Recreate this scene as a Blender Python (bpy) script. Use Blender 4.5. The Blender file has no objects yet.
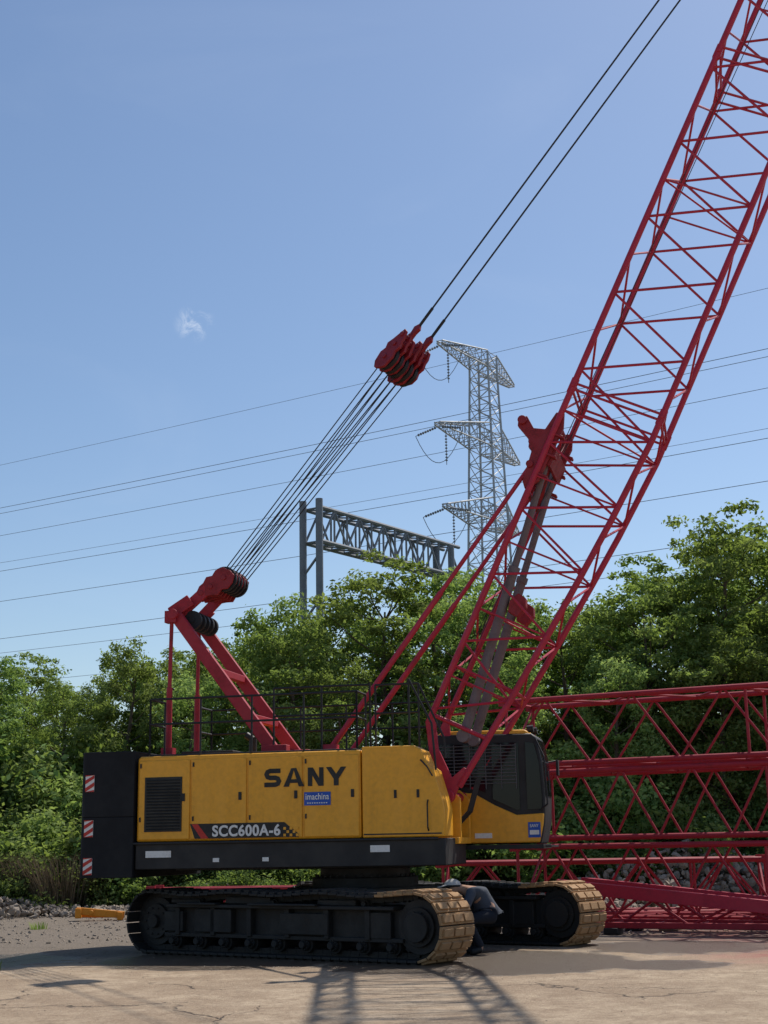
import bpy, math, random, bmesh
import numpy as np
from mathutils import Vector, Matrix, Euler
random.seed(7); rng=np.random.default_rng(7)
S=bpy.context.scene; COL=S.collection
S.view_settings.view_transform='Standard'
try: S.view_settings.look='None'
except: pass
S.view_settings.exposure=0
rad=math.radians

# ------------------------------------------------------------------ materials
def mat_base(name):
    m=bpy.data.materials.new(name); m.use_nodes=True
    nt=m.node_tree; b=nt.nodes['Principled BSDF']; return m,nt,b
def N(nt,t,**k):
    n=nt.nodes.new(t)
    for a,v in k.items(): setattr(n,a,v)
    return n
def mixc(nt,fac,a,b,blend='MIX'):
    n=nt.nodes.new('ShaderNodeMix'); n.data_type='RGBA'; n.blend_type=blend
    for i,v in ((0,fac),(6,a),(7,b)):
        if isinstance(v,bpy.types.NodeSocket): nt.links.new(v,n.inputs[i])
        elif i==0: n.inputs[i].default_value=v
        else: n.inputs[i].default_value=(*v,1)
    return n.outputs[2]
def noise(nt,vec,scale,detail=5,rough=.6,dist=0):
    n=N(nt,'ShaderNodeTexNoise'); n.inputs['Scale'].default_value=scale
    n.inputs['Detail'].default_value=detail; n.inputs['Roughness'].default_value=rough
    n.inputs['Distortion'].default_value=dist
    nt.links.new(vec,n.inputs['Vector']); return n.outputs[0]
def ramp(nt,fac,lo,hi,a=0.,b=1.):
    n=N(nt,'ShaderNodeMapRange'); n.interpolation_type='SMOOTHSTEP'
    nt.links.new(fac,n.inputs[0]); n.inputs[1].default_value=lo; n.inputs[2].default_value=hi
    n.inputs[3].default_value=a; n.inputs[4].default_value=b; return n.outputs[0]
def math_(nt,op,a,b=None):
    n=N(nt,'ShaderNodeMath',operation=op)
    for i,v in ((0,a),(1,b)):
        if v is None: continue
        if isinstance(v,bpy.types.NodeSocket): nt.links.new(v,n.inputs[i])
        else: n.inputs[i].default_value=v
    return n.outputs[0]
def paint(name,col,rough=.4,dirt=(.12,.09,.06),amount=.5,scale=2.5,metal=0,bump=.1,spec=.5,streak=False):
    m,nt,b=mat_base(name)
    tc=N(nt,'ShaderNodeTexCoord').outputs['Object']
    if streak:
        mp=N(nt,'ShaderNodeMapping'); mp.inputs['Scale'].default_value=(3,3,.35)
        nt.links.new(tc,mp.inputs[0]); sv=mp.outputs[0]
    else: sv=tc
    n1=noise(nt,sv,scale,8,.7); n2=noise(nt,tc,scale*9,4,.6)
    f=ramp(nt,math_(nt,'ADD',math_(nt,'MULTIPLY',n1,.75),math_(nt,'MULTIPLY',n2,.25)),.48,.72,0,amount)
    c=mixc(nt,f,col,dirt)
    c=mixc(nt,ramp(nt,n2,.3,.7,0,.25),c,tuple(x*.6 for x in col))
    nt.links.new(c,b.inputs['Base Color'])
    nt.links.new(ramp(nt,n1,.3,.75,rough,min(1,rough+.3)),b.inputs['Roughness'])
    b.inputs['Metallic'].default_value=metal; b.inputs['Specular IOR Level'].default_value=spec
    if bump:
        bp=N(nt,'ShaderNodeBump'); bp.inputs['Strength'].default_value=bump; bp.inputs['Distance'].default_value=.01
        nt.links.new(n2,bp.inputs['Height']); nt.links.new(bp.outputs[0],b.inputs['Normal'])
    return m
M={}
M['yellow']=paint('yellow_paint',(.8,.37,.018),.36,(.45,.23,.05),.4,1.6,bump=.03,streak=True)
M['red']=paint('crimson_paint',(.44,.012,.042),.4,(.16,.02,.03),.6,2.2,bump=.05)
M['redd']=paint('weathered_red_paint',(.35,.011,.026),.5,(.11,.02,.018),.7,2.5,bump=.08)
M['redk']=paint('dark_red_casting',(.27,.008,.016),.5,(.05,.012,.01),.85,5,bump=.15)
M['black']=paint('black_steel',(.012,.012,.014),.5,(.04,.036,.03),.4,2,bump=.05)
M['char']=paint('charcoal_counterweight',(.01,.011,.014),.65,(.028,.026,.024),.35,1.5,bump=.15,spec=.3)
M['track']=paint('greasy_and_shaded_track_steel',(.011,.0105,.01),.6,(.055,.04,.028),.6,3,bump=.3)  # near-black steel; also paints shade onto belt shoes away from the front
M['shoe']=paint('dusty_sunlit_track_shoe',(.38,.22,.1),.75,(.12,.075,.04),.75,6,bump=.5)  # dusty brown, brightened as painted sunlight on the belt's front end
M['rope']=paint('steel_rope',(.02,.02,.022),.6,(.05,.05,.05),.3,5,bump=0)
M['wire']=paint('aluminium_conductor',(.15,.18,.22),.6,(.17,.19,.2),.3,5,bump=0)
M['grey']=paint('dusty_grey_steel',(.16,.125,.13),.6,(.09,.05,.045),.8,3,bump=.05)
M['mesh']=paint('grey_guard_mesh',(.1,.1,.105),.5,(.06,.06,.06),.4,3,bump=0)
M['galv']=paint('galvanised_steel',(.4,.43,.46),.5,(.25,.26,.28),.5,.6,bump=0,metal=.1)
M['gantryg']=paint('painted_gantry_steel',(.18,.2,.23),.5,(.11,.11,.11),.4,.6,bump=0)
M['white']=paint('white_paint',(.75,.75,.73),.5,(.4,.36,.3),.4,3,bump=0)
M['redpaint']=paint('signal_red',(.5,.03,.02),.5,(.2,.05,.03),.4,3,bump=0)
M['blue']=paint('blue_sticker',(.01,.08,.42),.4,(.02,.05,.2),.3,3,bump=0)
M['ink']=paint('black_lettering',(.01,.01,.01),.45,(.02,.018,.015),.3,3,bump=0)
M['wood']=paint('old_timber',(.2,.13,.08),.85,(.08,.06,.04),.7,4,bump=.6)
M['bark']=paint('tree_bark',(.12,.09,.065),.9,(.05,.04,.03),.8,4,bump=.6)
M['stone']=paint('broken_rubble',(.3,.245,.19),.9,(.14,.105,.075),.7,1.3,bump=.6)
M['pebble']=paint('pale_pebble',(.34,.27,.2),.9,(.18,.14,.1),.7,1.3,bump=.3)
M['orange']=paint('orange_steel',(.7,.26,.01),.5,(.3,.12,.03),.5,3,bump=.05)
M['skin']=paint('skin',(.4,.22,.14),.6,(.3,.15,.1),.3,6,bump=0)
M['cloth_dark']=paint('navy_trousers',(.012,.015,.024),.9,(.025,.025,.03),.6,8,bump=.5)
M['cloth_grey']=paint('grey_work_shirt',(.06,.07,.09),.9,(.04,.04,.045),.6,8,bump=.5)
M['cloth_white']=paint('pale_cap_cloth',(.5,.48,.45),.9,(.3,.28,.25),.4,8,bump=.3)
M['hair']=paint('black_hair',(.01,.009,.008),.7,(.02,.02,.02),.3,10,bump=.2)
m,nt,b=mat_base('tinted_cab_glass'); M['glass']=m
b.inputs['Base Color'].default_value=(.008,.01,.013,1); b.inputs['Roughness'].default_value=.08
b.inputs['Specular IOR Level'].default_value=.25

def leafmat(name,cols,trans=.5,tcol=(.3,.42,.04)):
    m,nt,b=mat_base(name); nt.nodes.remove(b)
    out=[n for n in nt.nodes if n.type=='OUTPUT_MATERIAL'][0]
    at=N(nt,'ShaderNodeAttribute'); at.attribute_name='tint'
    oi=N(nt,'ShaderNodeObjectInfo')
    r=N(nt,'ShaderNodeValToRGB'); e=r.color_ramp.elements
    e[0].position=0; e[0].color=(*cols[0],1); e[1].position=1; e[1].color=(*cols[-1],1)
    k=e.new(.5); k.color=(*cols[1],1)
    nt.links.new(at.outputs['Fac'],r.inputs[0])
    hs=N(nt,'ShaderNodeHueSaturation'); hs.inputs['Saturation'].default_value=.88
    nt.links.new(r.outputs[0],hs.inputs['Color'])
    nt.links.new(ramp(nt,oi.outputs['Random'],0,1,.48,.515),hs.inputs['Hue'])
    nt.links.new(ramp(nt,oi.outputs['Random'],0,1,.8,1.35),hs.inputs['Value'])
    d=N(nt,'ShaderNodeBsdfDiffuse'); t=N(nt,'ShaderNodeBsdfTranslucent')
    nt.links.new(hs.outputs[0],d.inputs[0])
    tc=mixc(nt,.5,hs.outputs[0],tcol); nt.links.new(tc,t.inputs[0])
    a=N(nt,'ShaderNodeMixShader'); a.inputs[0].default_value=trans
    nt.links.new(d.outputs[0],a.inputs[1]); nt.links.new(t.outputs[0],a.inputs[2])
    nt.links.new(a.outputs[0],out.inputs[0]); return m
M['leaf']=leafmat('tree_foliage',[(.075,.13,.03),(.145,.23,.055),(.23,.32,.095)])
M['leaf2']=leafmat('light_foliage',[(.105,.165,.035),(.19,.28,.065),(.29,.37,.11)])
M['reed']=leafmat('dry_reed_grass',[(.04,.035,.02),(.09,.07,.045),(.15,.115,.08)],.25,(.14,.1,.07))

# ------------------------------------------------------------------ mesh builder
class MB:
    def __init__(s): s.v=[]; s.f=[]; s.m=[]
    def add(s,vs,fs,mat=0):
        o=len(s.v); s.v+= [tuple(v) for v in vs]; s.f+=[tuple(i+o for i in f) for f in fs]; s.m+=[mat]*len(fs); return s
    def box(s,c,d,R=None,mat=0):
        c=Vector(c); vs=[]
        for x in(-.5,.5):
            for y in(-.5,.5):
                for z in(-.5,.5):
                    p=Vector((x*d[0],y*d[1],z*d[2]))
                    if R is not None: p=R@p
                    vs.append(c+p)
        return s.add(vs,[(0,1,3,2),(4,6,7,5),(0,4,5,1),(2,3,7,6),(0,2,6,4),(1,5,7,3)],mat)
    def frame(s,p,q):
        z=(Vector(q)-Vector(p)); L=z.length; z.normalize()
        up=Vector((0,0,1)) if abs(z.z)<.95 else Vector((1,0,0))
        x=up.cross(z).normalized(); y=z.cross(x); return x,y,z,L
    def tube(s,p,q,r,n=8,r2=None,mat=0):
        if r2 is None: r2=r
        x,y,z,L=s.frame(p,q); p=Vector(p); q=Vector(q); vs=[]
        for c,rr in((p,r),(q,r2)):
            for i in range(n):
                a=2*math.pi*i/n; vs.append(c+x*math.cos(a)*rr+y*math.sin(a)*rr)
        fs=[(i,(i+1)%n,n+(i+1)%n,n+i) for i in range(n)]+[tuple(range(n-1,-1,-1)),tuple(range(n,2*n))]
        return s.add(vs,fs,mat)
    def beam(s,p,q,w,h,mat=0):
        x,y,z,L=s.frame(p,q); R=Matrix((x,y,z)).transposed()
        return s.box((Vector(p)+Vector(q))/2,(w,h,L),R,mat)
    def path(s,pts,r,n=6,mat=0):
        for a,b in zip(pts[:-1],pts[1:]): s.tube(a,b,r,n,mat=mat)
        return s
    def prism(s,poly,y0,y1,mat=0):   # poly in x,z
        n=len(poly); vs=[(x,y0,z) for x,z in poly]+[(x,y1,z) for x,z in poly]
        fs=[tuple(range(n)),tuple(range(2*n-1,n-1,-1))]+[(i,n+i,n+(i+1)%n,(i+1)%n) for i in range(n)]
        return s.add(vs,fs,mat)
    def stroke(s,pts,w,y0,y1):   # mitred ribbon in x,z
        pts=[Vector(p) for p in pts]; n=len(pts); Lf=[];Rt=[]
        for i,p in enumerate(pts):
            a=(p-pts[i-1]).normalized() if i>0 else None; c=(pts[i+1]-p).normalized() if i<n-1 else None
            if a is None: a=c
            if c is None: c=a
            na=Vector((-a.y,a.x)); nc=Vector((-c.y,c.x)); m_=(na+nc).normalized(); k=w/2/max(.35,m_.dot(na))
            Lf.append(p+m_*k); Rt.append(p-m_*k)
        for i in range(n-1): s.prism([tuple(Lf[i]),tuple(Lf[i+1]),tuple(Rt[i+1]),tuple(Rt[i])],y0,y1)
        return s
    def obj(s,name,mats,parent=None,bevel=0,loc=(0,0,0),rot=(0,0,0),angle=35):
        me=bpy.data.meshes.new(name); me.from_pydata(s.v,[],s.f)
        for mm in (mats if isinstance(mats,(list,tuple)) else [mats]): me.materials.append(M[mm] if isinstance(mm,str) else mm)
        me.polygons.foreach_set('material_index',s.m)
        me.polygons.foreach_set('use_smooth',[True]*len(s.f))
        bm=bmesh.new(); bm.from_mesh(me); bmesh.ops.recalc_face_normals(bm,faces=bm.faces); bm.to_mesh(me); bm.free()
        me.set_sharp_from_angle(angle=rad(angle)); me.update()
        return link(me,name,parent,bevel,loc,rot)
def link(me,name,parent=None,bevel=0,loc=(0,0,0),rot=(0,0,0)):
    o=bpy.data.objects.new(name,me); COL.objects.link(o); o.location=loc; o.rotation_euler=rot
    if parent is not None: o.parent=parent
    if bevel:
        bv=o.modifiers.new('bevel','BEVEL'); bv.width=bevel; bv.segments=2; bv.limit_method='ANGLE'; bv.angle_limit=rad(40)
    return o
def empty(name,loc=(0,0,0),rot=(0,0,0),parent=None):
    o=bpy.data.objects.new(name,None); COL.objects.link(o); o.location=loc; o.rotation_euler=rot
    if parent is not None: o.parent=parent
    o.empty_display_size=.3; return o
def tag(o,label,cat,group=None):
    o['label']=label; o['category']=cat
    if group: o['group']=group
    return o
def structure(o): o['kind']='structure'; return o
def lettering(body,x0,z0,w,h,y,mat,parent,name='lettering',bold=.02,axis='side',xface=0):
    cu=bpy.data.curves.new('txt','FONT'); cu.body=body; cu.size=1; cu.extrude=.004; cu.offset=bold
    cu.space_character=1+bold*2.5
    t=bpy.data.objects.new('txt',cu); COL.objects.link(t)
    dg=bpy.context.evaluated_depsgraph_get(); me=bpy.data.meshes.new_from_object(t.evaluated_get(dg))
    bpy.data.objects.remove(t)
    co=np.array([v.co[:] for v in me.vertices]); mn=co.min(0); mx=co.max(0)
    co[:,0]=(co[:,0]-mn[0])/(mx[0]-mn[0])*w; co[:,1]=(co[:,1]-mn[1])/(mx[1]-mn[1])*h
    out=[]
    for c in co:
        if axis=='side': out.append((x0+c[0],y-(c[2]),z0+c[1]))
        else: out.append((xface+c[2],x0+c[0],z0+c[1]))
    me.vertices.foreach_set('co',np.array(out).ravel()); me.materials.clear(); me.materials.append(M[mat])
    me.name=name; me.update()
    return link(me,name,parent)

# ================================================================== CRANE
CR=empty('crawler_crane',(-.4,23.5,0),(0,0,rad(-13)))
tag(CR,'yellow crawler crane with crimson lattice boom raised on concrete yard','crane')

def build_track(side):
    th=rad(-23); yy=1.82*side+(.12 if side>0 else 0)
    loc=(-math.sin(th)*yy-.07+(.08 if side>0 else 0),math.cos(th)*yy+.03,0)
    fr=MB()
    fr.box((0,0,.5),(4.6,.42,.42))
    fr.box((0,0,.47),(5.0,.26,.24))
    for s in(-1,1):
        for i,x in enumerate(np.linspace(-2.0,1.7,6)):
            fr.box((x,s*.26,.52),(.09,.12,.44))
        fr.box((0,s*.27,.735),(4.4,.2,.05)); fr.box((0,s*.24,.3),(4.6,.1,.06))
        fr.box((-1.25,s*.27,.52),(.75,.1,.34)); fr.box((.55,s*.28,.5),(.9,.1,.3)); fr.box((1.9,s*.25,.5),(.4,.1,.36)); fr.box((-2.1,s*.25,.5),(.4,.1,.3))
    fr.box((-.6,0,.82),(.9,.5,.1)); fr.box((1.1,0,.8),(.7,.5,.08)); fr.box((-1.9,0,.8),(.6,.5,.06))
    fr.box((.2,-.36,.77),(1.3,.16,.03)); fr.box((-1.5,-.36,.77),(.8,.16,.03))
    t=fr.obj('track','track',CR,.01,loc,(0,0,th))
    L=6.1; r=.44; cz=.49; hs=L/2-r-.05
    b=MB(); per=4*hs+2*math.pi*r; n=78; step=per/n
    for i in range(n):
        d=(i+.5)*step; mt=1  # shaded copy by default; shoes round the front end get the sunlit one
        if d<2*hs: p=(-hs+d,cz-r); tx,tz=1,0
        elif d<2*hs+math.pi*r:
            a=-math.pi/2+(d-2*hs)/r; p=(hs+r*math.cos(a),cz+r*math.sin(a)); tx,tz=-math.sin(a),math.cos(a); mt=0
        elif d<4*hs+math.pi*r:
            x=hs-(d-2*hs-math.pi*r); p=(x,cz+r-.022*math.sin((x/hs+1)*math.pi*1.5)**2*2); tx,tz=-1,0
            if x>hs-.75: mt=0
        else:
            a=math.pi/2+(d-4*hs-math.pi*r)/r; p=(-hs+r*math.cos(a),cz+r*math.sin(a)); tx,tz=-math.sin(a),math.cos(a)
        nx,nz=tz,-tx
        R=Matrix(((tx,0,nx),(0,1,0),(tz,0,nz)))
        c=Vector((p[0],0,p[1]))
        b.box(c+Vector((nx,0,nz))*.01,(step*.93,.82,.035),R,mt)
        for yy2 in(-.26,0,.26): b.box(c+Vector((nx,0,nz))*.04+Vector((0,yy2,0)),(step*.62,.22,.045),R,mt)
        for s in(-1,1): b.box(c-Vector((nx,0,nz))*.045+Vector((0,s*.13,0)),(step*.98,.06,.085),R,1)
        b.box(c-Vector((nx,0,nz))*.05,(.07,.1,.1),R,1)
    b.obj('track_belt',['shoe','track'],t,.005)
    def wheel(name,x,z,R,w,teeth=0,hub=.12):
        k=MB()
        k.tube((0,-w/2,0),(0,w/2,0),R,28); k.tube((0,-w/2-.05,0),(0,w/2+.05,0),R*.72,28)
        k.tube((0,-w/2-.12,0),(0,w/2+.12,0),hub,20)
        for i in range(10):
            a=2*math.pi*i/10
            k.tube((math.cos(a)*R*.55,-w/2-.07,math.sin(a)*R*.55),(math.cos(a)*R*.55,w/2+.07,math.sin(a)*R*.55),.018,6)
        for i in range(teeth):
            a=2*math.pi*i/teeth; Rm=Matrix.Rotation(-a,3,'Y')
            k.box(Rm@Vector((R+.02,0,0)),(.06,w*.8,.08),Rm)
        return k.obj(name,'track',t,.006,(x,0,z))
    wheel('drive_sprocket',hs,cz,.37,.5,14,.2)
    wheel('idler_wheel',-hs,cz,.37,.36,0,.1)
    for x in np.linspace(-2.1,2.1,9): wheel('road_roller',x,.21,.12,.46,0,.05)
    for x in(-1.6,-.1,1.6): wheel('carrier_roller',x,.79,.075,.3,0,.04)
    return t
build_track(-1); build_track(1)
th=rad(-23)
u=MB()
u.box((0,0,.72),(1.7,1.9,.5))
for s in(-1,1):
    u.box((s*.72,0,.66),(.42,3.3,.36)); u.box((s*.72,0,.86),(.5,2.4,.04))
u.tube((0,0,.9),(0,0,1.12),.85,36)
u.obj('undercarriage_frame','track',CR,.02,(0,0,0),(0,0,th))
u=MB(); u.tube((0,0,1.08),(0,0,1.3),.72,40)
for i in range(36):
    a=2*math.pi*i/36; u.tube((.78*math.cos(a),.78*math.sin(a),1.1),(.78*math.cos(a),.78*math.sin(a),1.16),.02,6)
u.obj('slewing_ring','black',CR,.005)

XF=1.6
dk=MB()
dk.box(((XF-3.34)/2,-.6,1.49),(XF+3.34,1.74,.4)); dk.box(((.9-3.34)/2,.85,1.49),(.9+3.34,1.1,.4)); dk.box((-.9,0,1.33),(3.8,2.2,.14))
dk.box((-.95,-1.49,1.685),(4.9,.05,.04))
dk.obj('rotating_deck','black',CR,.015)
for x,w,z in((-2.95,.42,1.52),(.6,.3,1.55),(-2.0,.1,1.42),(-1.2,.1,1.42)):
    p=MB(); p.box((x,-1.478,z),(w,.012,.1 if w>.2 else .06)); p.obj('data_plate','white',CR)
cw=MB()
def cwpoly(x0,x1,hw,r):
    pts=[(x1,-hw)]+[(x1,hw)]
    for i in range(7):
        a=math.pi/2+ (math.pi/2)*i/6; pts.append((x0+r+r*math.cos(a),hw-r+r*math.sin(a)))
    for i in range(7):
        a=math.pi+(math.pi/2)*i/6; pts.append((x0+r+r*math.cos(a),-hw+r+r*math.sin(a)))
    return pts
def slab(mb,pts,z0,z1):
    n=len(pts); mb.add([(x,y,z0) for x,y in pts]+[(x,y,z1) for x,y in pts],[tuple(range(n)),tuple(range(2*n-1,n-1,-1))]+[(i,(i+1)%n,n+(i+1)%n,n+i) for i in range(n)])
P=cwpoly(-4.28,-3.36,1.52,.12)
slab(cw,P,1.17,2.1); slab(cw,P,2.103,3.12)
cw.obj('counterweight','char',CR,.008)
for z in(1.22,1.8,2.5):
    g=MB(); x0=-4.185; w=.15; h=.26
    g.box((x0+w/2,-1.526,z+h/2),(w,.008,h),mat=0)
    for k in range(-2,4):
        a=k*.12
        poly=[(0,a),(w,a+.09),(w,a+.15),(0,a+.06)]
        poly=[(x,min(max(zz,0),h)) for x,zz in poly]
        if max(q[1] for q in poly)-min(q[1] for q in poly)<.01: continue
        g.prism([(x0+x,z+zz) for x,zz in poly],-1.536,-1.531,1)
    g.obj('reflective_stripe',['white','redpaint'],CR)

# ---- hood
H=MB(); zt=3.03; zb=1.71
H.prism([(-3.33,zb),(-3.33,zt-.03),(-3.28,zt),(.31,zt),(.31,zb)],-1.46,1.46)
HO=H.obj('engine_hood','yellow',CR,.03)
H=MB()
H.prism([(.33,zb),(.33,3.07),(1.14,3.07),(1.26,3.0),(1.36,2.76),(1.44,2.7),(1.57,2.25),(1.6,2.12),(1.6,zb)],-1.47,-.8)
H.obj('front_side_cover','yellow',HO,.02)
H=MB(); H.box((.7,.2,2.3),(.75,1.4,1.15)); H.box((1.0,-.2,2.5),(.4,1,.4)); H.tube((.95,-.45,2.75),(.95,.45,2.75),.33,24); H.obj('hoist_winch','black',CR,.02)
xs=[-3.31,-2.43,-1.5,-.6,.3]
for i in range(4):
    a,c=xs[i]+.015,xs[i+1]-.015
    p=MB(); p.box(((a+c)/2,-1.469,(zb+zt)/2-.02),(c-a,.026,zt-zb-.1)); d=p.obj('hood_door','yellow',HO,.012)
    q=MB(); q.box((c-.1,-1.488,2.38),(.05,.016,.12)); q.obj('handle','black',d,.004)
    for zz in (2.05,2.88):
        q=MB(); q.box((a+.03,-1.487,zz),(.025,.014,.07)); q.obj('hinge','black',d)
for px in (.85,1.2):
    q=MB(); q.box((px,-1.478,2.35),(.04,.014,.12)); q.obj('handle','black',HO)
q=MB(); q.box((.95,-1.473,1.76),(1.2,.008,.02)); q.obj('panel_seam','black',HO)
lv=MB(); lv.box((-2.88,-1.488,2.28),(.62,.014,.84))
for i in range(17): lv.box((-2.88,-1.5,1.9+i*.047),(.56,.03,.008),Matrix.Rotation(rad(35),3,'X'))
lv.obj('air_louver','ink',HO,.003)
def rr(cx,cz,rx,rz,a0,a1,n=8): return [(cx+rx*math.cos(rad(a0+(a1-a0)*i/n)),cz+rz*math.sin(rad(a0+(a1-a0)*i/n))) for i in range(n+1)]
bx=-1.22; bz=2.5; hh=.28; w=.07; y0,y1=-1.490,-1.484
k=MB()
lo,hi,md=bz+w/2,bz+hh-w/2,bz+hh/2
q=(hi-md)/2
pts=[(bx+.26,hi)]+rr(bx+.04+q,md+q,q*1.1,q,90,270,4)+rr(bx+.23-q,md-q,q*1.1,q,90,-90,4)+[(bx+.0,lo)]
k.stroke(pts,w,y0,y1)
# A : left leg, right leg, bar as clean quads
A0=bx+.31; A1=bx+.64; Am=(A0+A1)/2
k.prism([(A0,bz),(A0+.085,bz),(Am+.01,bz+hh),(Am-.04,bz+hh)],y0,y1); k.prism([(A1-.085,bz),(A1,bz),(Am+.04,bz+hh),(Am-.01,bz+hh)],y0-.001,y1); k.prism([(A0+.07,bz+.055),(A1-.07,bz+.055),(A1-.09,bz+.11),(A0+.09,bz+.11)],y0-.002,y1)
N0=bx+.7; N1=bx+.95
k.prism([(N0,bz),(N0+.07,bz),(N0+.07,bz+hh),(N0,bz+hh)],y0,y1); k.prism([(N1-.07,bz),(N1,bz),(N1,bz+hh),(N1-.07,bz+hh)],y0,y1); k.prism([(N0,bz+hh),(N0+.08,bz+hh),(N1,bz),(N1-.08,bz)],y0-.001,y1)
yx=bx+1.15
k.prism([(yx-.038,bz),(yx+.038,bz),(yx+.038,bz+.13),(yx-.038,bz+.13)],y0,y1); k.prism([(yx-.16,bz+hh),(yx-.075,bz+hh),(yx+.038,bz+.12),(yx-.038,bz+.1)],y0-.001,y1); k.prism([(yx+.16,bz+hh),(yx+.075,bz+hh),(yx-.038,bz+.12),(yx+.038,bz+.1)],y0-.002,y1)
k.obj('lettering','ink',HO)
q=MB(); q.box((-.37,-1.487,2.31),(.42,.008,.2)); q.obj('blue_sticker','blue',HO)
lettering('imachina',-.555,2.295,.37,.095,-1.493,'white',HO,bold=.012)
q=MB()
for i in range(9): q.box((-.52+i*.037,-1.4925,2.245),(.022,.004,.016))
q.obj('sticker_small_print','white',HO)
q=MB(); q.prism([(-2.35,1.745),(-.67,1.745),(-.67,1.79),(-.9,1.97),(-2.43,1.97)],-1.489,-1.483); q.obj('decal_band','ink',HO)
q=MB(); q.prism([(-2.4,1.965),(-2.3,1.965),(-2.12,1.745),(-2.24,1.745)],-1.494,-1.490); q.obj('decal_slash','redpaint',HO)
lettering('SCC600A-6',-2.06,1.77,1.1,.175,-1.492,'white',HO,bold=.03)
q=MB()
for i in range(5):
    for j in range(3):
        if (i+j)%2==0: q.box((-.89+i*.05,-1.494,1.775+j*.05),(.04,.005,.04))
q.obj('decal_checker','yellow',HO)
q=MB(); q.box((-2.6,.2,3.1),(.9,1.0,.14)); q.box((-.3,.5,3.09),(1.1,.8,.1)); q.box((-1.5,-.95,3.05),(3.4,.7,.03)); q.box((-.1,1.1,3.05),(2.5,.7,.03))
q.obj('roof_walkway','black',CR,.01)
q=MB(); q.tube((-2.2,.9,3.05),(-2.2,.9,3.42),.07,14); q.tube((-2.2,.9,3.42),(-2.32,.9,3.5),.06,12); q.obj('exhaust_pipe','black',CR)
def rail(pts,h,n):
    k=MB(); 
    for z in(h,h*.55): k.path([(x,y,zz+z) for x,y,zz in pts],.019,6)
    for (x0,y0,z0),(x1,y1,z1) in zip(pts[:-1],pts[1:]):
        c=max(1,round((Vector((x1,y1,z1))-Vector((x0,y0,z0))).length/n))
        for i in range(c+1):
            t=i/c; x=x0+(x1-x0)*t;y=y0+(y1-y0)*t;z=z0+(z1-z0)*t
            k.tube((x,y,z),(x,y,z+h),.017,6)
    k.obj('handrail','black',CR)
rail([(-3.15,-.8,3.05),(-3.15,-1.42,3.05),(.25,-1.42,3.05),(.25,-.85,3.05)],.88,.8)
rail([(-3.15,.75,3.05),(-3.15,1.42,3.05),(1.0,1.42,3.05)],.95,.8)
rail([(-1.3,-.75,3.1),(.3,-.75,3.1)],1.0,.8)
rail([(.4,-.8,3.08),(1.1,-.8,3.08)],1.0,.7)
k=MB(); k.path([(1.1,-.8,4.08),(1.5,-.8,3.2),(1.5,-.8,2.9)],.018,6); k.path([(1.05,-1.3,3.05),(1.05,-1.3,4.1),(1.4,-1.3,3.4),(1.45,-1.3,2.7)],.018,6)
k.obj('grab_rail','black',CR)
k=MB(); k.path([(1.35,-1.475,1.8),(1.35,-1.53,1.85),(1.35,-1.53,2.2),(1.35,-1.475,2.25)],.012,6); k.path([(1.25,-1.475,2.85),(1.36,-1.53,2.74),(1.44,-1.53,2.6)],.012,6); k.obj('grab_handle','black',HO)

# ---- cab
CB=empty('cab',(-.1,0,0),parent=CR)
prof=[(1.05,1.58),(2.88,1.58),(2.95,1.9),(2.97,2.3),(2.94,2.9),(2.86,3.28),(2.78,3.34),(1.2,3.36),(1.05,3.3)]
k=MB(); k.prism(prof,.56,1.5); k.obj('cab_shell','black',CB,.03)
k=MB(); k.prism([(1.07,1.6),(2.86,1.6),(2.93,1.9),(2.945,2.06),(2.5,2.04),(2.15,2.2),(1.8,2.4),(1.07,2.44)],.535,1.52); k.obj('lower_panel','yellow',CB,.02)
k=MB(); k.prism([(1.15,3.32),(2.78,3.31),(2.68,3.41),(1.3,3.42)],.6,1.46); k.obj('cab_roof','yellow',CB,.03)
k=MB(); k.prism([(1.2,2.52),(1.8,2.5),(2.0,2.4),(2.0,3.18),(1.28,3.2),(1.2,3.12)],.540,.552); k.obj('side_window','glass',CB)
k=MB(); k.prism([(2.12,2.3),(2.5,2.12),(2.56,2.12),(2.56,3.2),(2.12,3.2)],.540,.552); k.obj('side_window','glass',CB)
k=MB(); k.prism([(2.68,2.12),(2.91,2.13),(2.92,2.3),(2.89,2.87),(2.82,3.18),(2.68,3.2)],.540,.552); k.obj('side_window','glass',CB)
k=MB()
for i in range(12):
    z=2.55+i*.055; k.tube((1.22,.515,z),(2.52,.515,z),.009,5)
for x in(1.24,1.5,1.76,2.02,2.28,2.52): k.tube((x,.515,2.46),(x,.515,3.18),.009,5)
k.obj('window_grille','mesh',CB)
def front_pane(mb,x0,z0,x1,z1,y0,y1,off=.012):
    dx,dz=x1-x0,z1-z0; l=math.hypot(dx,dz); nx,nz=dz/l*off,-dx/l*off
    mb.add([(x0+nx,y0,z0+nz),(x0+nx,y1,z0+nz),(x1+nx,y1,z1+nz),(x1+nx,y0,z1+nz),(x0,y0,z0),(x0,y1,z0),(x1,y1,z1),(x1,y0,z1)],[(0,1,2,3),(7,6,5,4),(0,4,5,1),(1,5,6,2),(2,6,7,3),(3,7,4,0)])
k=MB(); front_pane(k,2.967,2.34,2.943,2.88,.62,1.44); front_pane(k,2.938,2.92,2.868,3.24,.62,1.44); k.obj('windshield','glass',CB)
k=MB(); k.box((2.78,.531,1.8),(.2,.008,.24)); k.obj('front_sticker','blue',CB)
k=MB(); k.box((2.78,.5265,1.76),(.15,.006,.07)); k.obj('sticker_panel','white',CB)
lettering('SANY',2.71,1.84,.14,.05,.524,'white',CB,bold=.01)
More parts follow.
